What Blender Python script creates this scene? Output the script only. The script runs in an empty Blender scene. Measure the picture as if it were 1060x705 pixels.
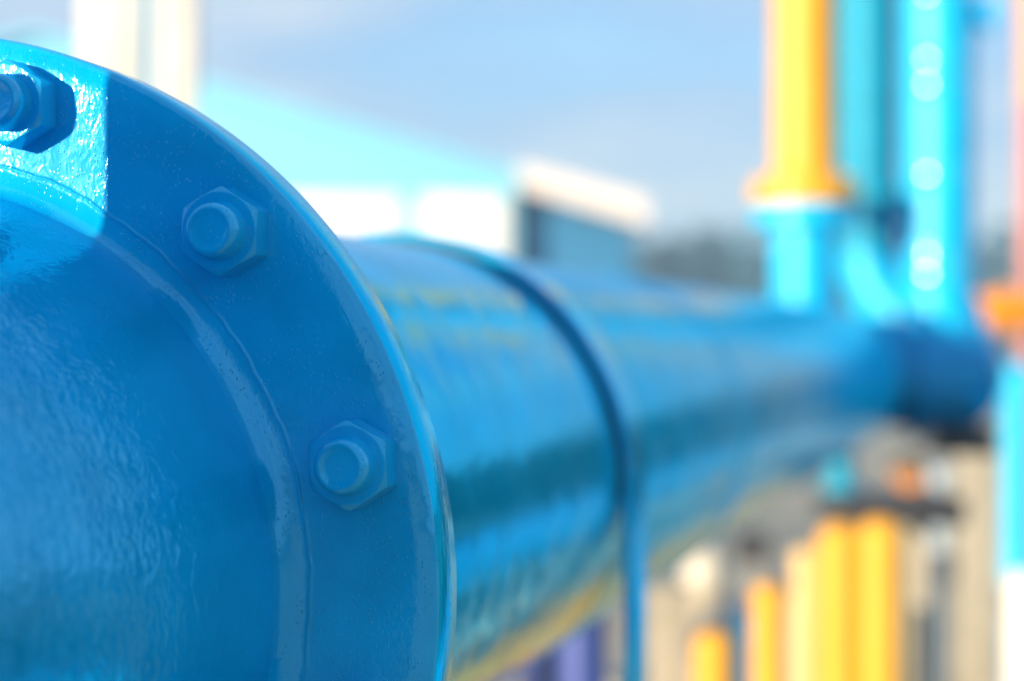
import bpy, bmesh, math, random
from mathutils import Vector, Matrix

random.seed(7)
SC = bpy.context.scene
COL = SC.collection
R = math.radians
PI = math.pi

# ------------------------------------------------------------------ camera
S = 0.27                      # flange radius in metres
ZA = 1.43                     # height of the pipe axis
YAW, PIT = 0.2344, -0.0013
CAM = Vector((1.9619 * S, -3.4801 * S, ZA + 0.446 * S))
DIR = Vector((-math.sin(YAW) * math.cos(PIT), math.cos(YAW) * math.cos(PIT), math.sin(PIT)))
RIGHT = Vector((math.cos(YAW), math.sin(YAW), 0))
UP = RIGHT.cross(DIR)
FPX = 2200.0
cam = bpy.data.cameras.new('camera')
cam.sensor_width = 36.0
cam.lens = FPX / 1060 * 36
cam.clip_start = 0.02
cam.clip_end = 6000
cam.dof.use_dof = True
cam.dof.focus_distance = 0.985
cam.dof.aperture_fstop = 4.0
cam.dof.aperture_blades = 0
cam_o = bpy.data.objects.new('camera', cam)
COL.objects.link(cam_o)
cam_o.location = CAM
cam_o.rotation_euler = DIR.to_track_quat('-Z', 'Y').to_euler()
SC.camera = cam_o


def at(px, py, depth):
    """world point seen at photo pixel (1060x705) at a depth along the view axis"""
    return CAM + DIR * depth + RIGHT * ((px - 530) * depth / FPX) + UP * ((352.5 - py) * depth / FPX)


# ------------------------------------------------------------------ light
SUN_V = Vector((0.64, 1.0, -0.165)).normalized()       # the way sunlight travels
SUN_EL = math.asin(-SUN_V.z)
SUN_AZ = math.atan2(-SUN_V.x, -SUN_V.y)                 # from +Y towards +X
sun = bpy.data.lights.new('sun', 'SUN')
sun.energy = 5.0
sun.angle = R(0.5)
sun.color = (1.0, 0.82, 0.60)
sun_o = bpy.data.objects.new('sun', sun)
COL.objects.link(sun_o)
sun_o.rotation_euler = SUN_V.to_track_quat('-Z', 'Y').to_euler()
sun_o.location = (-5, -9, 6)

world = bpy.data.worlds.new('World')
SC.world = world
world.use_nodes = True
wn, wl = world.node_tree.nodes, world.node_tree.links
wn.clear()
w_out = wn.new('ShaderNodeOutputWorld')
w_bg = wn.new('ShaderNodeBackground')
w_bg.inputs['Strength'].default_value = 0.15
w_sky = wn.new('ShaderNodeTexSky')
w_sky.sky_type = 'NISHITA'
w_sky.sun_disc = False
w_sky.sun_elevation = SUN_EL
w_sky.sun_rotation = SUN_AZ
w_sky.air_density = 1.0
w_sky.dust_density = 0.2
w_sky.ozone_density = 3.0
# thin streaky cloud over the blue
w_tc = wn.new('ShaderNodeTexCoord')
w_map = wn.new('ShaderNodeMapping')
w_map.inputs['Scale'].default_value = (1.6, 1.6, 6.5)
w_map.inputs['Location'].default_value = (0.35, 0.2, 0.7)
w_noise = wn.new('ShaderNodeTexNoise')
w_noise.inputs['Scale'].default_value = 2.2
w_noise.inputs['Detail'].default_value = 6
w_noise.inputs['Roughness'].default_value = 0.55
w_ramp = wn.new('ShaderNodeValToRGB')
w_ramp.color_ramp.elements[0].position = 0.0
w_ramp.color_ramp.elements[1].position = 0.45
w_tone = wn.new('ShaderNodeValToRGB')                   # bluish gaps to creamy veil
w_tone.color_ramp.elements[0].position = 0.38
w_tone.color_ramp.elements[0].color = (0.88, 1.66, 2.8, 1)
w_tone.color_ramp.elements[1].position = 0.66
w_tone.color_ramp.elements[1].color = (2.6, 2.65, 2.75, 1)
w_mix = wn.new('ShaderNodeMix')
w_mix.data_type = 'RGBA'
w_fac = wn.new('ShaderNodeMath')
w_fac.operation = 'MULTIPLY'
w_fac.inputs[1].default_value = 0.88
wl.new(w_tc.outputs['Generated'], w_map.inputs['Vector'])
wl.new(w_map.outputs['Vector'], w_noise.inputs['Vector'])
wl.new(w_noise.outputs['Fac'], w_ramp.inputs['Fac'])
wl.new(w_ramp.outputs['Color'], w_fac.inputs[0])
wl.new(w_noise.outputs['Fac'], w_tone.inputs['Fac'])
wl.new(w_tone.outputs['Color'], w_mix.inputs['B'])
wl.new(w_fac.outputs[0], w_mix.inputs['Factor'])
wl.new(w_sky.outputs['Color'], w_mix.inputs['A'])
wl.new(w_mix.outputs['Result'], w_bg.inputs['Color'])
wl.new(w_bg.outputs['Background'], w_out.inputs['Surface'])

SC.view_settings.view_transform = 'Standard'
SC.view_settings.look = 'None'
SC.view_settings.exposure = 1.10
SC.view_settings.gamma = 1.0
SC.render.engine = 'CYCLES'
SC.cycles.use_denoising = True
SC.cycles.sample_clamp_indirect = 6.0
SC.cycles.max_bounces = 8
SC.cycles.caustics_reflective = False


# ------------------------------------------------------------------ materials
def mat(name, base, rough=0.5, var=0.0, var_scale=8.0, bumps=(), metallic=0.0, spec=0.5,
        dark=None, bevel=0.0, rough_var=0.0, coat=0.0, tint=(1, 1, 1)):
    """bumps: (kind, scale vector, detail, strength, distance)"""
    m = bpy.data.materials.new(name)
    m.use_nodes = True
    n, l = m.node_tree.nodes, m.node_tree.links
    b = n['Principled BSDF']
    b.inputs['Roughness'].default_value = rough
    b.inputs['Metallic'].default_value = metallic
    b.inputs['Specular IOR Level'].default_value = spec
    b.inputs['Specular Tint'].default_value = (*tint, 1)
    b.inputs['Coat Weight'].default_value = coat
    b.inputs['Coat Roughness'].default_value = 0.06
    b.inputs['Base Color'].default_value = (*base, 1)
    tc = n.new('ShaderNodeTexCoord')
    if var:
        no = n.new('ShaderNodeTexNoise')
        no.inputs['Scale'].default_value = var_scale
        no.inputs['Detail'].default_value = 6
        rp = n.new('ShaderNodeValToRGB')
        rp.color_ramp.elements[0].position = 0.3
        rp.color_ramp.elements[1].position = 0.72
        d = dark or tuple(c * (1 - var) for c in base)
        rp.color_ramp.elements[0].color = (*d, 1)
        rp.color_ramp.elements[1].color = (*tuple(min(1, c * (1 + var * .5)) for c in base), 1)
        l.new(tc.outputs['Object'], no.inputs['Vector'])
        l.new(no.outputs['Fac'], rp.inputs['Fac'])
        l.new(rp.outputs['Color'], b.inputs['Base Color'])
    if rough_var:
        no = n.new('ShaderNodeTexNoise')
        no.inputs['Scale'].default_value = 14
        no.inputs['Detail'].default_value = 5
        mr = n.new('ShaderNodeMapRange')
        mr.inputs['From Min'].default_value = 0.35
        mr.inputs['From Max'].default_value = 0.7
        mr.inputs['To Min'].default_value = rough
        mr.inputs['To Max'].default_value = rough + rough_var
        l.new(tc.outputs['Object'], no.inputs['Vector'])
        l.new(no.outputs['Fac'], mr.inputs['Value'])
        l.new(mr.outputs['Result'], b.inputs['Roughness'])
    prev = None
    if bevel:
        bv = n.new('ShaderNodeBevel')
        bv.samples = 4
        bv.inputs['Radius'].default_value = bevel
        prev = bv.outputs['Normal']
    for kind, sc, det, st, dist in bumps:
        mp = n.new('ShaderNodeMapping')
        mp.inputs['Scale'].default_value = sc if isinstance(sc, tuple) else (sc, sc, sc)
        l.new(tc.outputs['Object'], mp.inputs['Vector'])
        if kind == 'noise':
            t = n.new('ShaderNodeTexNoise')
            t.inputs['Scale'].default_value = 1
            t.inputs['Detail'].default_value = det
            t.inputs['Roughness'].default_value = 0.5
            o = t.outputs['Fac']
            l.new(mp.outputs['Vector'], t.inputs['Vector'])
        elif kind in ('warp', 'patch'):
            t = n.new('ShaderNodeTexNoise')
            t.inputs['Scale'].default_value = 1
            t.inputs['Detail'].default_value = det
            t.inputs['Distortion'].default_value = 1.6
            o = t.outputs['Fac']
            l.new(mp.outputs['Vector'], t.inputs['Vector'])
        else:                                       # sparse little beads of paint
            t = n.new('ShaderNodeTexVoronoi')
            t.inputs['Scale'].default_value = 1
            l.new(mp.outputs['Vector'], t.inputs['Vector'])
            mr = n.new('ShaderNodeMapRange')
            mr.interpolation_type = 'SMOOTHSTEP'
            mr.inputs['From Min'].default_value = 0.05
            mr.inputs['From Max'].default_value = 0.38
            mr.inputs['To Min'].default_value = 1
            mr.inputs['To Max'].default_value = 0
            l.new(t.outputs['Distance'], mr.inputs['Value'])
            wn2 = n.new('ShaderNodeSeparateColor')
            l.new(t.outputs['Color'], wn2.inputs['Color'])
            gt = n.new('ShaderNodeMath')
            gt.operation = 'GREATER_THAN'
            gt.inputs[1].default_value = det
            l.new(wn2.outputs['Red'], gt.inputs[0])
            mu = n.new('ShaderNodeMath')
            mu.operation = 'MULTIPLY'
            l.new(gt.outputs[0], mu.inputs[0])
            l.new(mr.outputs['Result'], mu.inputs[1])
            o = mu.outputs[0]
        if kind in ('patch', 'bead'):               # gathered in patches, not even
            pn = n.new('ShaderNodeTexNoise')
            pn.inputs['Scale'].default_value = 22 if kind == 'patch' else 34
            pn.inputs['Detail'].default_value = 2
            pm = n.new('ShaderNodeMapRange')
            pm.inputs['From Min'].default_value = 0.40
            pm.inputs['From Max'].default_value = 0.62
            pm.inputs['To Min'].default_value = 0.05
            l.new(tc.outputs['Object'], pn.inputs['Vector'])
            l.new(pn.outputs['Fac'], pm.inputs['Value'])
            mu2 = n.new('ShaderNodeMath')
            mu2.operation = 'MULTIPLY'
            l.new(o, mu2.inputs[0])
            l.new(pm.outputs['Result'], mu2.inputs[1])
            o = mu2.outputs[0]
        bp = n.new('ShaderNodeBump')
        bp.inputs['Strength'].default_value = st
        bp.inputs['Distance'].default_value = dist
        l.new(o, bp.inputs['Height'])
        if prev is not None:
            l.new(prev, bp.inputs['Normal'])
        prev = bp.outputs['Normal']
    if prev is not None:
        l.new(prev, b.inputs['Normal'])
    return m


BLUE = (0.001, 0.53, 0.92)  # the blue paint, lifted so the pipe looks brightly lit
SHADE_BLUE = (0.001, 0.41, 0.79)            # same paint, darkened to deepen the shade on flange and neck
GLOSS = (0.30, 0.84, 1.0)          # the gloss of this paint mirrors blue
M = {}
M['flange'] = mat('thick_blue_gloss_shaded', SHADE_BLUE, 0.07, 0.16, 22, rough_var=0.05, bevel=0.0014, spec=0.8, metallic=0.12, tint=(0.6, 0.88, 1.0), bumps=(
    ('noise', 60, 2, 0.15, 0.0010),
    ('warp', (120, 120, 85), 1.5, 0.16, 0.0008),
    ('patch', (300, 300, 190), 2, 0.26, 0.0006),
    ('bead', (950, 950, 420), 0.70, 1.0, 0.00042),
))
M['neck'] = mat('brushed_blue_gloss_shaded', SHADE_BLUE, 0.07, 0.14, 18, rough_var=0.05, spec=0.55, metallic=0.25, tint=GLOSS, bumps=(
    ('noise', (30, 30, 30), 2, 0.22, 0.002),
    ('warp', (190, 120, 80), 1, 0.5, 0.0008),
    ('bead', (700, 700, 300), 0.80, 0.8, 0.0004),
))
M['rim'] = mat('streaky_blue_rim_paint', BLUE, 0.07, 0.15, 18, rough_var=0.05, spec=0.007, metallic=0.54, tint=(0.50, 0.93, 1.0), bumps=(
    ('noise', 40, 2, 0.2, 0.001),
    ('warp', (260, 260, 36), 1.5, 0.45, 0.0006),
))
M['pipe'] = mat('blue_pipe_gloss_paint', BLUE, 0.07, 0.15, 12, rough_var=0.05, spec=0.007, metallic=0.54, tint=(0.50, 0.93, 1.0), bumps=(
    ('noise', 14, 3, 0.25, 0.0030),
    ('patch', 60, 4, 0.34, 0.0016),
))
M['blue'] = mat('blue_gloss_paint', BLUE, 0.38, 0.15, 9, spec=0.35, bumps=(('noise', 60, 3, 0.3, 0.002),))
M['bead'] = mat('ripple_gloss_paint', BLUE, 0.18, 0.15, 9, spec=1.0)
M['teal'] = mat('teal_blue_paint', (0.002, 0.31, 0.50), 0.5, spec=0.25, var=0.15, var_scale=9, bumps=(('noise', 60, 3, 0.3, 0.002),))
M['navy'] = mat('dark_blue_paint', (0.012, 0.03, 0.14), 0.3, 0.2, 9)
M['violet'] = mat('violet_blue_paint', (0.06, 0.10, 0.36), 0.35, 0.2, 9)
M['yellow'] = mat('yellow_gloss_paint', (0.83, 0.40, 0.02), 0.45, 0.12, 10, bumps=(('noise', 60, 3, 0.25, 0.002),))
M['amber'] = mat('amber_gloss_paint', (0.78, 0.28, 0.01), 0.3, 0.12, 10)
M['peach'] = mat('orange_column_paint', (0.94, 0.46, 0.22), 0.5, 0.12, 6)
M['cream'] = mat('cream_paint', (0.62, 0.57, 0.46), 0.5, 0.1, 8)
M['pale_yellow'] = mat('pale_yellow_paint', (0.84, 0.56, 0.22), 0.45, 0.12, 10)
M['header'] = mat('shaded_blue_header_paint', (0.001, 0.27, 0.58), 0.1, 0.15, 9, spec=0.4, metallic=0.3, bumps=(('noise', 20, 2, 0.2, 0.002),))  # the same blue paint, its colour darkened for deep shade
M['column'] = mat('cream_column_paint', (0.72, 0.67, 0.58), 0.5, 0.1, 3)
M['sky_blue'] = mat('sky_blue_paint', (0.14, 0.36, 0.55), 0.5, 0.1, 6)
M['satin'] = mat('blue_pipe_satin_paint', (0.001, 0.53, 0.92), 0.09, 0.15, 12, spec=0.0, metallic=0.44, tint=(0.50, 0.93, 1.0), bumps=(('noise', 14, 3, 0.25, 0.003), ('patch', 60, 4, 0.34, 0.0016)))
M['white'] = mat('white_paint', (0.80, 0.78, 0.74), 0.4, 0.08, 4)
M['cyan_clad'] = mat('pale_cyan_cladding', (0.19, 0.56, 0.78), 0.5, 0.06, 1.5)
M['roof_clad'] = mat('pale_roof_sheet', (0.74, 0.68, 0.65), 0.5, 0.08, 2)
M['blue_clad'] = mat('dark_blue_cladding', (0.02, 0.18, 0.38), 0.5, 0.15, 2)
M['concrete'] = mat('beige_concrete', (0.40, 0.36, 0.28), 0.85, 0.25, 9, bumps=(('noise', 60, 5, 0.4, 0.004),))
M['grey_steel'] = mat('galvanised_steel', (0.36, 0.36, 0.34), 0.5, 0.2, 14, metallic=0.3)
M['dark_steel'] = mat('dark_steel', (0.045, 0.045, 0.05), 0.45, 0.3, 12)
M['rubber'] = mat('black_rubber', (0.02, 0.02, 0.022), 0.6, 0.2, 20)
M['red'] = mat('faded_red_paint', (0.50, 0.17, 0.17), 0.35, 0.15, 9)
M['pale_blue'] = mat('pale_blue_paint', (0.30, 0.40, 0.50), 0.4, 0.1, 9)
M['gravel'] = mat('beige_gravel', (0.47, 0.40, 0.29), 0.95, 0.25, 3.0, bumps=(('noise', 40, 6, 0.4, 0.006),))
M['leaf'] = mat('dark_leaf', (0.035, 0.065, 0.022), 0.55, 0.5, 2.5)
M['far_leaf'] = mat('hazed_far_foliage', (0.015, 0.10, 0.15), 0.8, 0.5, 0.12)  # leaf colour blued to carry part of the distance haze
M['bark'] = mat('bark', (0.10, 0.07, 0.045), 0.9, 0.4, 14)


# ------------------------------------------------------------------ object helpers
def link(name, mesh, m=None, parent=None, loc=None):
    o = bpy.data.objects.new(name, mesh)
    COL.objects.link(o)
    if m is not None and not mesh.materials:
        mesh.materials.append(m)
    if parent is not None:
        o.parent = parent
    if loc is not None:
        o.location = loc
    return o


def finish(bm, name, smooth=35):
    bmesh.ops.recalc_face_normals(bm, faces=bm.faces)
    me = bpy.data.meshes.new(name)
    bm.to_mesh(me)
    bm.free()
    if smooth:
        for p in me.polygons:
            p.use_smooth = True
        me.set_sharp_from_angle(angle=R(smooth))
    return me


def tag(o, label, cat, group=None, kind=None):
    if label:
        o['label'] = label
    if cat:
        o['category'] = cat
    if group:
        o['group'] = group
    if kind:
        o['kind'] = kind
    return o


def thing(name, loc, label, cat, group=None, rz=0.0):
    o = bpy.data.objects.new(name, None)
    COL.objects.link(o)
    o.location = loc
    o.rotation_euler = (0, 0, rz)
    o.empty_display_size = 0.1
    return tag(o, label, cat, group)


def basis(axis):
    a = Vector(axis).normalized()
    t = Vector((0, 0, 1)) if abs(a.z) < 0.9 else Vector((1, 0, 0))
    u = t.cross(a).normalized()
    return a, u, a.cross(u)


def add_lathe(bm, prof, n=48, axis=(0, 0, 1), origin=(0, 0, 0), closed=False, rfun=None):
    """prof: (radius, distance along axis); radius 0 closes with a point"""
    a, u, v = basis(axis)
    o = Vector(origin)
    rings = []
    for k, (r, h) in enumerate(prof):
        if r < 1e-7:
            rings.append([bm.verts.new(o + a * h)])
            continue
        ring = []
        for i in range(n):
            t = 2 * PI * i / n
            rr = rfun(k, t, r) if rfun else r
            ring.append(bm.verts.new(o + a * h + (u * math.cos(t) + v * math.sin(t)) * rr))
        rings.append(ring)
    pairs = list(zip(rings, rings[1:]))
    if closed:
        pairs.append((rings[-1], rings[0]))
    for p, q in pairs:
        for i in range(n):
            j = (i + 1) % n
            if len(p) == 1 and len(q) == 1:
                continue
            if len(p) == 1:
                bm.faces.new((p[0], q[i], q[j]))
            elif len(q) == 1:
                bm.faces.new((p[i], p[j], q[0]))
            else:
                bm.faces.new((p[i], p[j], q[j], q[i]))
    return bm


def add_box(bm, size, loc=(0, 0, 0), rz=0.0, bevel=0.0):
    mtx = Matrix.Translation(loc) @ Matrix.Rotation(rz, 4, 'Z') @ Matrix.Diagonal((*size, 1))
    r = bmesh.ops.create_cube(bm, size=1, matrix=mtx)
    if bevel:
        es = list({e for v in r['verts'] for e in v.link_edges})
        bmesh.ops.bevel(bm, geom=es, offset=bevel, segments=2, affect='EDGES', profile=0.6)
    return bm


def add_tube(bm, pts, r, n=16, cap=True):
    pts = [Vector(p) for p in pts]
    rings = []
    u = None
    for i, p in enumerate(pts):
        d = (pts[min(i + 1, len(pts) - 1)] - pts[max(i - 1, 0)]).normalized()
        if u is None:
            _, u, v = basis(d)
        else:
            u = (u - d * u.dot(d)).normalized()
            v = d.cross(u)
        rr = r[i] if isinstance(r, (list, tuple)) else r
        rings.append([bm.verts.new(p + (u * math.cos(2 * PI * k / n) + v * math.sin(2 * PI * k / n)) * rr)
                      for k in range(n)])
    for p, q in zip(rings, rings[1:]):
        for i in range(n):
            j = (i + 1) % n
            bm.faces.new((p[i], p[j], q[j], q[i]))
    if cap:
        bm.faces.new(rings[0][::-1])
        bm.faces.new(rings[-1])
    return bm


def lathe_part(name, prof, m, parent=None, loc=(0, 0, 0), axis=(0, 0, 1), n=48, smooth=35, **kw):
    return link(name, finish(add_lathe(bmesh.new(), prof, n, axis, **kw), name, smooth), m, parent, loc)


def box_part(name, size, m, parent=None, loc=(0, 0, 0), bevel=0.004, rz=0.0):
    return link(name, finish(add_box(bmesh.new(), size, (0, 0, 0), rz, bevel), name), m, parent, loc)


def tube_part(name, pts, r, m, parent=None, loc=(0, 0, 0), n=20):
    return link(name, finish(add_tube(bmesh.new(), pts, r, n), name), m, parent, loc)


def bead_prof(r, h, w=0.012, t=0.006, k=8):
    """a weld bead standing proud of a pipe of radius r at height h"""
    return [(r - 0.002 + (t + 0.002) * math.sin(PI * i / k), h - w / 2 + w * i / k) for i in range(k + 1)]


def flange_prof(r_in, r_out, h0, h1, c=0.004):
    return [(r_in, h0), (r_out - c, h0), (r_out, h0 + c), (r_out, h1 - c), (r_out - c, h1), (r_in, h1)]


# ------------------------------------------------------------------ ground
gm = bmesh.new()
bmesh.ops.create_grid(gm, x_segments=8, y_segments=8, size=2500)
tag(link('ground', finish(gm, 'ground', 0), M['gravel']), 'beige gravel yard lit by a low sun', 'ground', kind='structure')

# ------------------------------------------------------------------ the big pipe in front
AY = (0, 1, 0)
line = thing('blue_pipeline', (0, 0, ZA),
             'thick glossy blue pipe with a big bolted flange in front, running back to the right', 'pipe')
f = lambda pts: [(r * S, y * S) for r, y in pts]

# flange disc: fillet, seam step, flat face, rolled edge, rim
fl_prof = f([(0.60, 0.02), (0.7215, -0.044), (0.7228, -0.032), (0.728, -0.020), (0.738, -0.011), (0.752, -0.0055),
             (0.768, -0.0030), (0.7735, -0.0024), (0.7760, -0.0038), (0.7774, -0.0036), (0.7786, -0.0003), (0.784, 0.0), (0.80, 0.0), (0.93, 0.0), (0.955, 0.0), (0.963, 0.0002), (0.970, 0.0008), (0.9765, 0.0018), (0.982, 0.0028), (0.988, 0.0038),
             (0.9935, 0.0056), (0.9975, 0.0088), (1.0, 0.0140), (1.0, 0.130), (0.997, 0.136),
             (0.985, 0.139), (0.70, 0.139)])


def fl_r(k, t, r):
    w = 0.0
    if 6 <= k <= 11:
        w = (0.0022 * math.sin(7 * t + 1) + 0.0014 * math.sin(23 * t) + 0.0010 * math.sin(61 * t + 2) + 0.0006 * math.sin(117 * t)) * S
    elif 15 <= k <= 20:
        w = (0.0016 * math.sin(11 * t) + 0.0012 * math.sin(31 * t) + 0.0009 * math.sin(83 * t + 1) + 0.0007 * math.sin(131 * t + 1)) * S
    return r + w


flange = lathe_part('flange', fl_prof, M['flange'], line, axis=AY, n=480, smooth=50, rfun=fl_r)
flange.data.materials.append(M['rim'])
for p_ in flange.data.polygons:
    if abs(p_.normal.y) < 0.3 and p_.center.xz.length > 0.99 * S:
        p_.material_index = 1

# hex nut and stud end
AF, NH = 0.068 * S, 0.060 * S


def nut_mesh():
    bm = bmesh.new()
    n = 72
    rc = AF * 0.985
    base, mid, top, inn = [], [], [], []
    for i in range(n):
        t = 2 * PI * i / n
        k = ((t + PI / 6) % (PI / 3)) - PI / 6
        rh = min(AF / math.cos(k), AF * 1.135)
        yt = -NH + (rh - rc) / 1.75
        c, s = math.cos(t), math.sin(t)
        base.append(bm.verts.new((rh * 1.025 * c, 0.001 * S, rh * 1.025 * s)))
        mid.append((bm.verts.new((rh * c, -0.006 * S, rh * s)), bm.verts.new((rh * c, yt, rh * s))))
        top.append(bm.verts.new((rc * c, -NH, rc * s)))
        inn.append(bm.verts.new((0.045 * S * c, -NH, 0.045 * S * s)))
    for i in range(n):
        j = (i + 1) % n
        bm.faces.new((base[i], base[j], mid[j][0], mid[i][0]))
        bm.faces.new((mid[i][0], mid[j][0], mid[j][1], mid[i][1]))
        bm.faces.new((mid[i][1], mid[j][1], top[j], top[i]))
        bm.faces.new((top[i], top[j], inn[j], inn[i]))
    return finish(bm, 'hex_nut', 28)


def stud_mesh():
    r = 0.047 * S
    e = -(NH + 0.045 * S)
    return finish(add_lathe(bmesh.new(), [(r * 1.12, -NH + 0.001), (r * 1.03, -NH - 0.002), (r, -NH - 0.0035), (r, e + 0.0032),
                                           (r * 0.95, e + 0.0016), (r * 0.86, e + 0.0004), (r * 0.78, e), (r * 0.72, e + 0.0003),
                                           (r * 0.4, e + 0.0005), (0, e + 0.0004)], 48, AY), 'stud_end', 60)


nm, sm = nut_mesh(), stud_mesh()
for i, a in enumerate((45, 15, 75, 105, -15)):
    p = (0.889 * S * math.cos(R(a)), 0, 0.889 * S * math.sin(R(a)))
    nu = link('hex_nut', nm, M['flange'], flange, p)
    nu.rotation_euler = (0, R((2, -3, 1, 4, 0)[i]), 0)
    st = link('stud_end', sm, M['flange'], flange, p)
    st.rotation_euler = (0, R(40 * i), 0)

# neck towards the viewer, then an unseen block added to shade the flange
neck_prof = f([(0.7225, -0.040), (0.716, -0.085), (0.704, -0.16), (0.690, -0.26), (0.676, -0.36), (0.664, -0.46), (0.655, -0.57),
               (0.650, -0.70), (0.650, -0.95), (0.655, -1.05), (0.672, -1.15), (0.69, -1.3), (0.70, -1.6), (0.70, -2.6), (0.66, -2.9), (0.5, -3.1), (0, -3.1)])
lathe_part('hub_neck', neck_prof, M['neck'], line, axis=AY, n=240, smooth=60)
bx0, bx1 = -0.393 * S, 0.66 * S
box_part('shade_block', (bx1 - bx0, 0.8 * S, 1.5 * S), M['blue'], line, ((bx0 + bx1) / 2, -1.62 * S, 1.22 * S), 0.003)

tube_part('shade_rod', [Vector(v) * S for v in ((-0.115, -0.66, 0.958), (-0.36, -0.66, 0.958), (-0.41, -0.66, 0.95), (-0.43, -0.66, 0.90), (-0.43, -0.66, 0.45))],
          0.05 * S, M['blue'], line)  # unseen rod added to shade the stud and nut

# run of pipe behind the flange
RP = 0.746 * S
run = lathe_part('pipe_run', [(RP * 0.9, 0.139 * S), (RP, 0.1392 * S)] + [(RP, (0.139 + i * 0.6) * S) for i in range(1, 5)] + [(RP, 3.18 * S)],
                 M['pipe'], line, axis=AY, n=160)
lathe_part('pipe_section', [(RP, (3.18 + i * 0.6) * S) for i in range(0, 27)] + [(RP + 0.0002, 19.4 * S), (RP * 0.97, 19.55 * S), (0, 19.55 * S)], M['satin'], line, axis=AY, n=160)
for y in (6.2, 12.6):
    lathe_part('weld_bead', bead_prof(RP, y * S, 0.02, 0.0022), M['satin'], line, axis=AY, n=120)

# strap over the pipe: half ring on top, straight legs down to a footing
RS, WS = 0.786 * S, 0.27 * S
strap = thing('pipe_strap', (0, 3.05 * S, 0), 'flat blue steel strap clamped over the thick pipe just behind the front flange', 'strap')
bm = bmesh.new()
path = [(RS, -ZA + 0.12)] + [(RS, -0.9 + 0.09 * i) for i in range(0, 10)]
path += [(RS * math.cos(R(a)), RS * math.sin(R(a))) for a in range(3, 178, 3)]
path += [(-RS, -0.09 * i) for i in range(0, 11)] + [(-RS, -ZA + 0.12)]
prev = None
for i, (x, z) in enumerate(path):
    k = (RS - 0.0066) / RS
    xi, zi = (x * k, z * k) if z > 0 else (math.copysign(RS * k, x), z)
    q = [bm.verts.new(c) for c in ((x, 0, z + ZA), (x, WS, z + ZA), (xi, WS, zi + ZA), (xi, 0, zi + ZA))]
    if prev:
        for a in range(4):
            b = (a + 1) % 4
            bm.faces.new((prev[a], prev[b], q[b], q[a]))
    else:
        bm.faces.new(q)
    prev = q
bm.faces.new(prev[::-1])
link('strap_band', finish(bm, 'strap_band', 30), M['pipe'], strap)
bm = bmesh.new()
prev = None
for a in range(-4, 185, 4):
    c_, s_ = math.cos(R(a)), math.sin(R(a))
    q = [bm.verts.new((r_ * c_, y_, ZA + r_ * s_)) for r_, y_ in ((RP - 0.001, -0.002), (RP + 0.0042, -0.002), (RP + 0.0042, WS + 0.002), (RP - 0.001, WS + 0.002))]
    if prev:
        for e in range(4):
            bm.faces.new((prev[e], prev[(e + 1) % 4], q[(e + 1) % 4], q[e]))
    else:
        bm.faces.new(q)
    prev = q
bm.faces.new(prev[::-1])
link('rubber_liner', finish(bm, 'rubber_liner', 30), M['rubber'], strap)
box_part('footing', (0.60, 0.30, 0.12), M['concrete'], strap, (0, WS / 2, 0.06), 0.01)

# ------------------------------------------------------------------ header and risers at the far end
DH = 6.30
HR = 0.165
h0, h1 = at(850, 385, DH + 0.02), at(1004, 388, DH + 0.02)
hd = (h1 - h0)
hl = hd.length
header = thing('header_pipe', h0, 'short blue header, darkened for deep shade, with a rounded end cap where the thick pipe ends', 'pipe')
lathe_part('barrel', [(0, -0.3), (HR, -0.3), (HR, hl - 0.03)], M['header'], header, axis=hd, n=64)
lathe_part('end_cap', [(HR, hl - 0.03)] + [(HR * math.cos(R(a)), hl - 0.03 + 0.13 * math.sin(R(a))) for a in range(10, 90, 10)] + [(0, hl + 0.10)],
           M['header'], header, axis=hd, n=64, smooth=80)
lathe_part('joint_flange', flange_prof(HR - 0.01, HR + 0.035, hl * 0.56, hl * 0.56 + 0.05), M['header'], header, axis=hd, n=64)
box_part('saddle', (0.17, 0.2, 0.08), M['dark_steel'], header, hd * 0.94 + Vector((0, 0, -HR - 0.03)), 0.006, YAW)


def ht(py, d):
    return at(530, py, d).z


def base_xy(px, d):
    p = at(px, 350, d)
    return p.x, p.y


def riser_flange(name, r_in, r_out, z0, z1, m, root, bolts=8, bm_=None):
    fo = lathe_part(name, flange_prof(r_in, r_out, z0, z1), m, root, n=56)
    if bolts:
        me = finish(add_lathe(bmesh.new(), [(0, -0.012), (0.014, -0.012), (0.014, z1 - z0 + 0.012), (0, z1 - z0 + 0.012)], 6), 'flange_bolt', 20)
        for i in range(bolts):
            t = 2 * PI * (i + .5) / bolts
            rb = (r_in + r_out) / 2 + 0.006
            link('flange_bolt', me, bm_ or m, fo, (rb * math.cos(t), rb * math.sin(t), z0))
    return fo


# yellow riser on a blue stub
DY = 6.15
x, y = base_xy(833, DY)
zb = ht(345, DY)
ry = 0.093
yr = thing('yellow_riser', (x, y, zb), 'bright yellow vertical pipe bolted by a wide flange onto a blue stub', 'pipe')
zf = ht(213, DY) - zb
lathe_part('upper_pipe', [(ry, zf + 0.05), (ry, 3.2), (0, 3.2)], M['yellow'], yr, n=56)
riser_flange('upper_flange', ry - 0.01, 0.156, zf + 0.004, zf + 0.070, M['yellow'], yr, 8, M['yellow'])
lathe_part('weld_neck', [(ry + 0.012, zf + 0.067), (ry + 0.006, zf + 0.082), (ry + 0.001, zf + 0.10)], M['yellow'], yr, n=56)
riser_flange('lower_flange', ry - 0.01, 0.150, zf - 0.058, zf, M['blue'], yr, 0)
lathe_part('stub_pipe', [(ry, -0.10), (ry, zf - 0.056)], M['blue'], yr, n=56)

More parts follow.
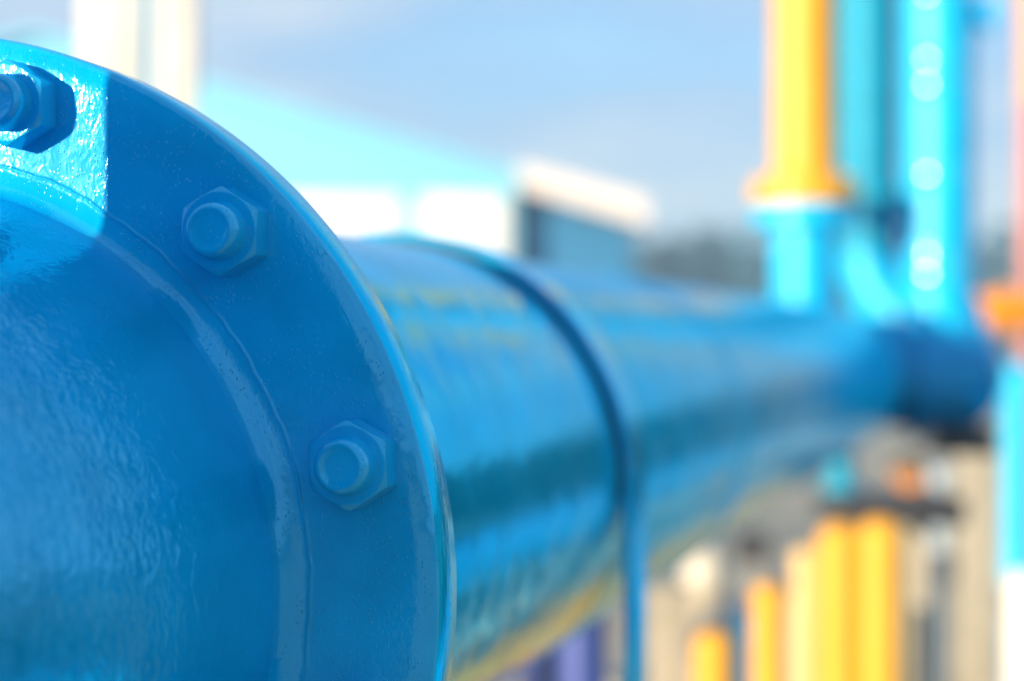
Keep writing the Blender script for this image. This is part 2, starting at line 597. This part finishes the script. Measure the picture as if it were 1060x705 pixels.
# teal riser with an elbow at its foot
DT = 6.75
x, y = base_xy(899, DT)
zb = ht(262, DT)
rt = 0.094
tr = thing('teal_riser', (x, y, zb), 'dull teal vertical pipe between the yellow pipe and the shiny blue one', 'pipe')
lathe_part('upper_pipe', [(rt, 0.0), (rt, 3.2), (0, 3.2)], M['teal'], tr, n=56)
el = [Vector((0.24 * (1 - math.cos(R(a))), -0.05 * (1 - math.cos(R(a))), -0.24 * math.sin(R(a)))) for a in range(0, 91, 9)]
tube_part('elbow', el + [el[-1] + Vector((0.10, -0.02, 0))], rt * 1.02, M['blue'], tr, n=40)
lathe_part('weld_bead', bead_prof(rt, 0.0, 0.018, 0.005), M['teal'], tr, n=48)
riser_flange('collar', rt - 0.01, 0.125, 0.16, 0.205, M['teal'], tr, 0)
# small valve beside it
p = at(915, 224, 6.45)
vv = thing('small_valve', p, 'small dark blue valve with a stub handle beside the teal pipe', 'valve')
lathe_part('valve_body', [(0, -0.07), (0.03, -0.07), (0.034, -0.03), (0.046, 0), (0.034, 0.03), (0.03, 0.07), (0, 0.07)], M['teal'], vv, axis=RIGHT, n=24)
lathe_part('stem', [(0.012, 0), (0.012, 0.07), (0, 0.07)], M['dark_steel'], vv, axis=RIGHT - DIR * 0.3, n=12, loc=RIGHT * 0.02)
lathe_part('handle', [(0, 0.075), (0.052, 0.075), (0.056, 0.085), (0.052, 0.098), (0, 0.098)], M['navy'], vv, axis=RIGHT - DIR * 0.3, n=24)

# shiny blue riser with weld beads, side nozzle near the top and an elbow into the header
DB = 6.35
x, y = base_xy(971, DB)
zb = ht(318, DB)
rb_ = 0.108
br = thing('blue_riser', (x, y, zb), 'shiny blue vertical pipe with bright sun glints, rightmost of the three uprights', 'pipe')
lathe_part('upper_pipe', [(rb_, 0), (rb_, 3.2), (0, 3.2)], M['blue'], br, n=64)
for py in (-2, 66, 92, 184, 268, 287):              # shallow swellings in the pipe that catch the sun
    z = ht(py, DB) - zb
    w_ = 0.04
    lathe_part('swelling', [(rb_ - 0.0004 + 0.0030 * 0.5 * (1 + math.cos(PI * q / 12)), z + w_ * q / 12) for q in range(-12, 13)], M['bead'], br, n=96, smooth=60)
ez = [Vector((0.16 * (1 - math.cos(R(a))), 0, -0.16 * math.sin(R(a)))) for a in range(0, 76, 9)]
tube_part('elbow', [(0, 0, 0.02)] + ez, rb_ * 1.03, M['blue'], br, n=40)
zn = ht(14, DB) - zb
lathe_part('side_nozzle', [(0.03, 0.08), (0.03, 0.128), (0.052, 0.128), (0.052, 0.158), (0, 0.158)], M['blue'], br, axis=RIGHT, n=28, loc=(0, 0, zn))

# second line alongside, to the right of the camera (mirrored in the flank of the first)
sec = thing('parallel_pipeline', (1.60, 0, 0.50), 'low thick blue pipeline lying alongside on the right, out of the picture', 'pipe')
lathe_part('pipe_run', [(0, 2.5), (0.36, 2.5)] + [(0.36, 2.5 + i) for i in range(1, 40)] + [(0.36, 45), (0, 45)], M['blue'], sec, axis=AY, n=64)
for y in (3.5, 7, 10.5, 14, 20, 26, 32, 38):
    box_part('saddle', (0.5, 0.16, 0.2), M['concrete'], sec, (0, y, -0.40), 0.01)

# ------------------------------------------------------------------ things at the right edge
DX = 8.5
p = at(1010, 322, DX)
yb = thing('yellow_beam', p, 'short amber horizontal pipe stub at the right edge behind the blue header', 'pipe')
ax = RIGHT
lathe_part('stub', [(0, 0), (0.065, 0), (0.075, 0.01), (0.075, 0.6), (0, 0.6)], M['amber'], yb, axis=ax, n=40)
lathe_part('flange', flange_prof(0.06, 0.10, 0.10, 0.14), M['amber'], yb, axis=ax, n=40)
post_x, post_y = base_xy(1068, 10.5)
rd = thing('red_post', (post_x, post_y, 0), 'slim red post standing at the far right edge', 'post')
lathe_part('shaft', [(0.05, 0), (0.05, ht(112, 10.5)), (0.035, ht(108, 10.5)), (0, ht(107, 10.5))], M['red'], rd, n=24)
lathe_part('foot_plate', flange_prof(0.03, 0.10, 0.0, 0.02), M['red'], rd, n=24)
x, y = base_xy(1054, 8.5)
bs = thing('blue_standpipe', (x, y, 0), 'blue capped standpipe at the right edge below the amber stub', 'pipe')
lathe_part('shaft', [(0.06, 0), (0.06, ht(388, 8.5)), (0, ht(388, 8.5))], M['blue'], bs, n=32)
lathe_part('cap', [(0.066, ht(398, 8.5)), (0.068, ht(388, 8.5)), (0.05, ht(378, 8.5)), (0, ht(374, 8.5))], M['blue'], bs, n=32)
x, y = base_xy(1058, 4.55)
wb = thing('white_marker_post', (x, y, 0), 'white marker post in the bottom right corner', 'post')
lathe_part('shaft', [(0.034, 0), (0.034, ht(600, 4.55)), (0.02, ht(592, 4.55)), (0, ht(590, 4.55))], M['white'], wb, n=24)

gr = thing('guard_rail', (-0.35, 4.05, 0), 'low amber guard rail on short posts in front of the bollards, just below the picture', 'railing')
for z in (0.42, 0.24):
    tube_part('rail', [(0, 0, z), (1.0, 0.42, z)], 0.055, M['amber'], gr)
for k_ in (0.04, 0.5, 0.96):
    tube_part('post', [(1.0 * k_, 0.42 * k_ + 0.075, 0), (1.0 * k_, 0.42 * k_ + 0.075, 0.5)], 0.03, M['amber'], gr)
cx_, cy_ = base_xy(1114, 12.0)
oc = thing('orange_column', (cx_, cy_, 0), 'tall orange square column just outside the right edge of the picture', 'column', rz=YAW)
box_part('shaft', (0.55, 0.40, 6.0), M['peach'], oc, (0, 0, 3.0), 0.01)
box_part('base_plate', (0.7, 0.55, 0.03), M['peach'], oc, (0, 0, 0.015), 0.004)

# concrete plinths and small piping under the header
def plinth(px0, px1, py_top, d, label, m='concrete', deep=0.2):
    x, y = base_xy((px0 + px1) / 2, d)
    w = (px1 - px0) / FPX * d
    h = ht(py_top, d)
    o = link('concrete_pillar', finish(add_box(bmesh.new(), (w, deep, h), (0, 0, h / 2), YAW, 0.006), 'concrete_pillar'), M[m], None, (x, y, 0))
    return tag(o, label, 'pillar', 'concrete pillars under the header')


plinth(990, 1036, 455, 9.0, 'tall beige concrete pillar standing beyond the end of the blue header')
plinth(934, 962, 540, 9.2, 'narrow beige concrete pillar right beside the yellow bollards')
x, y = base_xy(974, 9.1)
pp = thing('pale_blue_pipe', (x, y, 0), 'pale blue thin pipe standing between the two concrete pillars', 'pipe')
hh = ht(487, 9.1)
lathe_part('shaft', [(0.05, 0), (0.05, hh), (0, hh)], M['pale_blue'], pp, n=28)
lathe_part('cap', [(0, hh - 0.05), (0.066, hh - 0.05), (0.069, hh - 0.02), (0.055, hh + 0.012), (0, hh + 0.02)], M['pale_blue'], pp, n=28)
p = at(918, 524, 6.2)
sl = thing('steel_bracket', p, 'dark steel slab under the end of the thick pipe above the yellow bollards', 'bracket', rz=YAW)
box_part('slab', (0.36, 0.5, 0.075), M['dark_steel'], sl, (0, 0, 0), 0.005)
box_part('leg', (0.05, 0.05, p.z - 0.0375), M['concrete'], sl, (0.12, 0.1, -p.z / 2 - 0.01875), 0.003)
box_part('leg', (0.05, 0.05, p.z - 0.0375), M['concrete'], sl, (-0.12, 0.1, -p.z / 2 - 0.01875), 0.003)
p = at(871, 495, 6.0)
dr = thing('drain_stub', p, 'small cyan drain stub hanging below the far end of the thick pipe', 'pipe')
lathe_part('stub', [(0.035, 0.12), (0.035, -0.01), (0.058, -0.01), (0.058, -0.035), (0, -0.035)], M['teal'], dr, n=28)
p = at(942, 489, 6.05)
hw = thing('handwheel', p, 'small amber handwheel above the dark steel slab', 'valve')
lathe_part('rim', [(0.036, -0.012), (0.048, -0.012), (0.052, 0), (0.048, 0.012), (0.036, 0.012)], M['amber'], hw, axis=DIR + RIGHT * .25, n=36, closed=True)
lathe_part('hub', [(0, -0.02), (0.018, -0.02), (0.018, 0.07), (0, 0.07)], M['amber'], hw, axis=DIR + RIGHT * .25, n=20)
bm = bmesh.new()
for k in range(4):
    a_, u_, v_ = basis(DIR + RIGHT * .25)
    t = k * PI / 2
    add_tube(bm, [(u_ * math.cos(t) + v_ * math.sin(t)) * 0.012, (u_ * math.cos(t) + v_ * math.sin(t)) * 0.042], 0.006, 8)
link('spokes', finish(bm, 'spokes'), M['amber'], hw)

# ------------------------------------------------------------------ yellow bollards
BG = 'yellow bollards under the pipe'
bl = [(739, 651, 3.70, 20, 'shortest looking yellow bollard, leftmost and nearest of the row'),
      (796, 602, 4.35, 18, 'slim yellow bollard second from the left, standing clear of the others'),
      (835, 566, 5.80, 14.5, 'slim pale yellow bollard touching the left side of the tight cluster'),
      (870, 540, 5.50, 23.5, 'deep yellow bollard in the middle of the tight cluster'),
      (912, 535, 5.20, 23, 'rightmost yellow bollard, beside the narrow concrete pillar')]
for px, py, d, hw_, lab in bl:
    x, y = base_xy(px, d)
    r = hw_ / FPX * d
    h = ht(py, d)
    b = thing('bollard', (x, y, 0), lab, 'bollard', BG)
    bm_ = M['pale_yellow'] if 'pale' in lab else M['yellow']
    lathe_part('tube', [(r, 0), (r, h - r * 0.8)], bm_, b, n=40)
    lathe_part('domed_cap', [(r * math.cos(R(a)), h - r * 0.8 + r * 0.8 * math.sin(R(a))) for a in range(0, 90, 10)] + [(0, h)], bm_, b, n=40, smooth=80)
    lathe_part('base_plate', flange_prof(r * 0.8, r * 1.6, 0.0, 0.012, 0.002), M['yellow'], b, n=40)

# grey handrail sloping away behind the bollards
g0, g1 = at(655, 700, 5.9), at(822, 600, 7.6)
hr = thing('handrail', (g0.x, g0.y, 0), 'thick grey handrail running behind the yellow bollards', 'railing')
O = Vector((g0.x, g0.y, 0))
tube_part('top_rail', [g0 - (g1 - g0) * .15 - O, g1 - O], 0.045, M['grey_steel'], hr)
for k in (0.0, 0.5, 0.98):
    q = g0.lerp(g1, k) - O
    tube_part('post', [(q.x, q.y, 0), (q.x, q.y, q.z - 0.04)], 0.02, M['grey_steel'], hr)

# white domed cap on a stub, beige post, dark box, blue standpipes seen below the pipe
x, y = base_xy(730, 6.9)
wc = thing('vent_stub', (x, y, 0), 'beige vent stub with a bright white domed cap, seen under the thick pipe', 'vent')
zc = ht(608, 6.9)
lathe_part('stub', [(0.05, 0), (0.05, zc)], M['concrete'], wc, n=28)
lathe_part('cap', [(0, zc), (0.074, zc), (0.078, zc + 0.03), (0.070, zc + 0.08), (0.045, zc + 0.12), (0, zc + 0.135)], M['cream'], wc, n=36, smooth=60)
x, y = base_xy(693, 5.6)
tag(link('concrete_post', finish(add_box(bmesh.new(), (0.115, 0.12, ht(606, 5.6)), (0, 0, ht(606, 5.6) / 2), YAW, 0.006), 'concrete_post'), M['concrete'], None, (x, y, 0)),
    'beige concrete post just right of the strap, below the white domed cap', 'post')
p = at(778, 566, 8.2)
jb = thing('junction_box', (p.x, p.y, 0), 'dark junction box on a short leg behind the second bollard', 'box', rz=YAW)
box_part('case', (0.125, 0.10, 0.115), M['dark_steel'], jb, (0, 0, p.z), 0.006)
box_part('leg', (0.04, 0.04, p.z - 0.0575), M['grey_steel'], jb, (0, 0, (p.z - 0.0575) / 2), 0.003)
for px, py, d, w, m, lab in ((603, 600, 3.2, 25, 'violet', 'violet blue capped standpipe low under the thick pipe, left of the strap leg'),
                             (558, 600, 4.2, 20, 'navy', 'dark navy capped standpipe low under the thick pipe, left of the violet one'),
                             (771, 640, 4.6, 7, 'blue', 'thin blue standpipe between the first two yellow bollards')):
    x, y = base_xy(px, d)
    r = w / FPX * d
    h = ht(py, d)
    sp = thing('standpipe', (x, y, 0), lab, 'pipe', 'standpipes under the pipe')
    lathe_part('shaft', [(r, 0), (r, h), (0, h)], M[m], sp, n=32)
    lathe_part('cap', [(r * 1.01, h - 0.05), (r * 1.14, h - 0.048), (r * 1.14, h + 0.008), (r * 0.95, h + 0.02), (0, h + 0.022)], M[m], sp, n=32)

# ------------------------------------------------------------------ white stacks at top left
for px, d, w, m, top, name, lab, grp in ((118, 13.0, 28, 'column', 7.0, 'white_column', 'wide white square column behind the flange, leftmost', 'white columns'),
                                         (184, 12.2, 18, 'column', 6.4, 'white_column', 'slimmer white square column right of the wide white one', 'white columns'),
                                         (152, 11.6, 7.5, 'sky_blue', 6.7, 'blue_column', 'thin pale blue column between the two white ones', None)):
    x, y = base_xy(px, d)
    r = w / FPX * d
    st = thing(name, (x, y, 0), lab, 'column', grp, rz=YAW)
    box_part('shaft', (2 * r, 2 * r, top), M[m], st, (0, 0, top / 2), 0.015)
    box_part('base_plate', (2.6 * r, 2.6 * r, 0.03), M[m], st, (0, 0, 0.015), 0.004)

# ------------------------------------------------------------------ gabled building far behind
DG = 40.0
k = DG / FPX
corner = at(533, 350, DG)
zc = lambda py: CAM.z + (350 - py) * k
bd = thing('gabled_shed', (corner.x, corner.y, 0), 'pale cyan gabled shed with white panels below and a white edged lean-to on its right', 'building', rz=YAW)
ez_, rz_, xr = zc(187), zc(187) + 0.294 * 9.0, -9.0


def prism(poly, y0, y1):
    bm = bmesh.new()
    a = [bm.verts.new((x, y0, z)) for x, z in poly]
    b = [bm.verts.new((x, y1, z)) for x, z in poly]
    bm.faces.new(a)
    bm.faces.new(b[::-1])
    for i in range(len(poly)):
        j = (i + 1) % len(poly)
        bm.faces.new((a[i], b[i], b[j], a[j]))
    return bm


link('gable_wall', finish(prism([(0, 0), (0, ez_), (xr, rz_), (2 * xr, ez_), (2 * xr, 0)], 0, 14), 'gable_wall', 0), M['cyan_clad'], bd)
for s in (0, 1):
    e = 0.35
    pl = [(xr, rz_ + 0.02), (e, ez_ - 0.294 * e + 0.02), (e, ez_ - 0.294 * e + 0.16), (xr, rz_ + 0.16)]
    if s:
        pl = [(2 * xr - x, z) for x, z in pl]
    link('roof', finish(prism(pl, -0.3, 14.3), 'roof', 0), M['cyan_clad'], bd)
for xa, xb_ in ((-1.75, -0.16), (-4.35, -2.15), (-7.0, -4.8), (-9.6, -7.4)):
    box_part('wall_panel', (xb_ - xa, 0.06, zc(204)), M['white'], bd, ((xa + xb_) / 2, -0.033, zc(204) / 2), 0.01)
lp = [(0.10, zc(196)), (0.10, zc(172)), (2.46, zc(208)), (2.46, zc(235))]
link('lean_to_roof', finish(prism(lp, -0.5, 9), 'lean_to_roof', 0), M['roof_clad'], bd)
link('lean_to_wall', finish(prism([(0.02, 0), (0.02, zc(197)), (2.25, zc(234)), (2.25, 0)], 0.6, 8.8), 'lean_to_wall', 0), M['blue_clad'], bd)

# ------------------------------------------------------------------ vegetation
def leaf_blob(bm, c, rad, n, size, rnd):
    for _ in range(n):
        d = Vector((rnd.gauss(0, 1), rnd.gauss(0, 1), rnd.gauss(0, 1))).normalized()
        q = Vector(c) + Vector((d.x * rad[0], d.y * rad[1], d.z * rad[2])) * (rnd.random() ** 0.4)
        _, u, v = basis((rnd.gauss(0, 1), rnd.gauss(0, 1), rnd.gauss(0, 1.2)))
        s = size * rnd.uniform(.6, 1.4)
        bm.faces.new([bm.verts.new(q + u * s), bm.verts.new(q + v * s * .55), bm.verts.new(q - u * s), bm.verts.new(q - v * s * .55)])


rnd = random.Random(3)
bm = bmesh.new()
for i in range(1400):
    a = rnd.uniform(0, 2 * PI)
    d = rnd.uniform(150, 200)
    h = rnd.uniform(9.2, 10.8) * d / 160
    x, y = math.sin(a) * d, math.cos(a) * d
    for q in range(4):
        leaf_blob(bm, (x + rnd.uniform(-3, 3), y + rnd.uniform(-3, 3), h * rnd.uniform(.25, .62)), (3.4, 3.4, h * .36), 26, 1.1, rnd)
tag(link('far_wood', finish(bm, 'far_wood', 0), M['far_leaf']), 'hazy dark teal line of far trees along the horizon', 'trees', kind='stuff')

# leafy hedge beyond the right edge of the picture (seen mirrored in the gloss of the pipe)
bm = bmesh.new()
for i in range(11):
    hx, hy = 1.9 + i * 0.55, 16.5 + i * 0.9
    for q in range(16):
        leaf_blob(bm, (hx + rnd.uniform(-.6, .6), hy + rnd.uniform(-.6, .6), rnd.uniform(.3, 2.0)), (.5, .5, .45), 100, .085, rnd)
def one_bush(x, y, h):
    b = thing('bush', (x, y, 0), 'single low dark bush standing in front of the hedge, out of the picture', 'bush')
    cm = bmesh.new()
    for q in range(20):
        leaf_blob(cm, (rnd.uniform(-.6, .6), rnd.uniform(-.6, .6), rnd.uniform(.25, h - .25)), (.38, .38, .32), 90, .06, rnd)
    link('crown', finish(cm, 'crown', 0), M['leaf'], b)
    tube_part('stem', [(0, 0, 0), (0.03, 0, .4), (0, .04, h - .3)], [.05, .04, .02], M['bark'], b, n=10)


one_bush(3.43, 6.35, 1.35)
tag(link('hedge', finish(bm, 'hedge', 0), M['leaf']), 'dense dark green hedge beyond the right edge of the picture', 'hedge', kind='stuff')

# ------------------------------------------------------------------ haze
hm = bpy.data.materials.new('pale_air')
hm.use_nodes = True
hn, hk = hm.node_tree.nodes, hm.node_tree.links
hn.clear()
ho = hn.new('ShaderNodeOutputMaterial')
hv = hn.new('ShaderNodeVolumePrincipled')
hv.inputs['Color'].default_value = (0.55, 0.80, 1.0, 1)
hv.inputs['Density'].default_value = 0.0024
hv.inputs['Anisotropy'].default_value = 0.0
hk.new(hv.outputs['Volume'], ho.inputs['Volume'])
tag(link('haze', finish(add_box(bmesh.new(), (5200, 5200, 19), (0, 0, 8.5)), 'haze', 0), hm), 'thin pale blue haze over the yard', 'haze', kind='stuff')
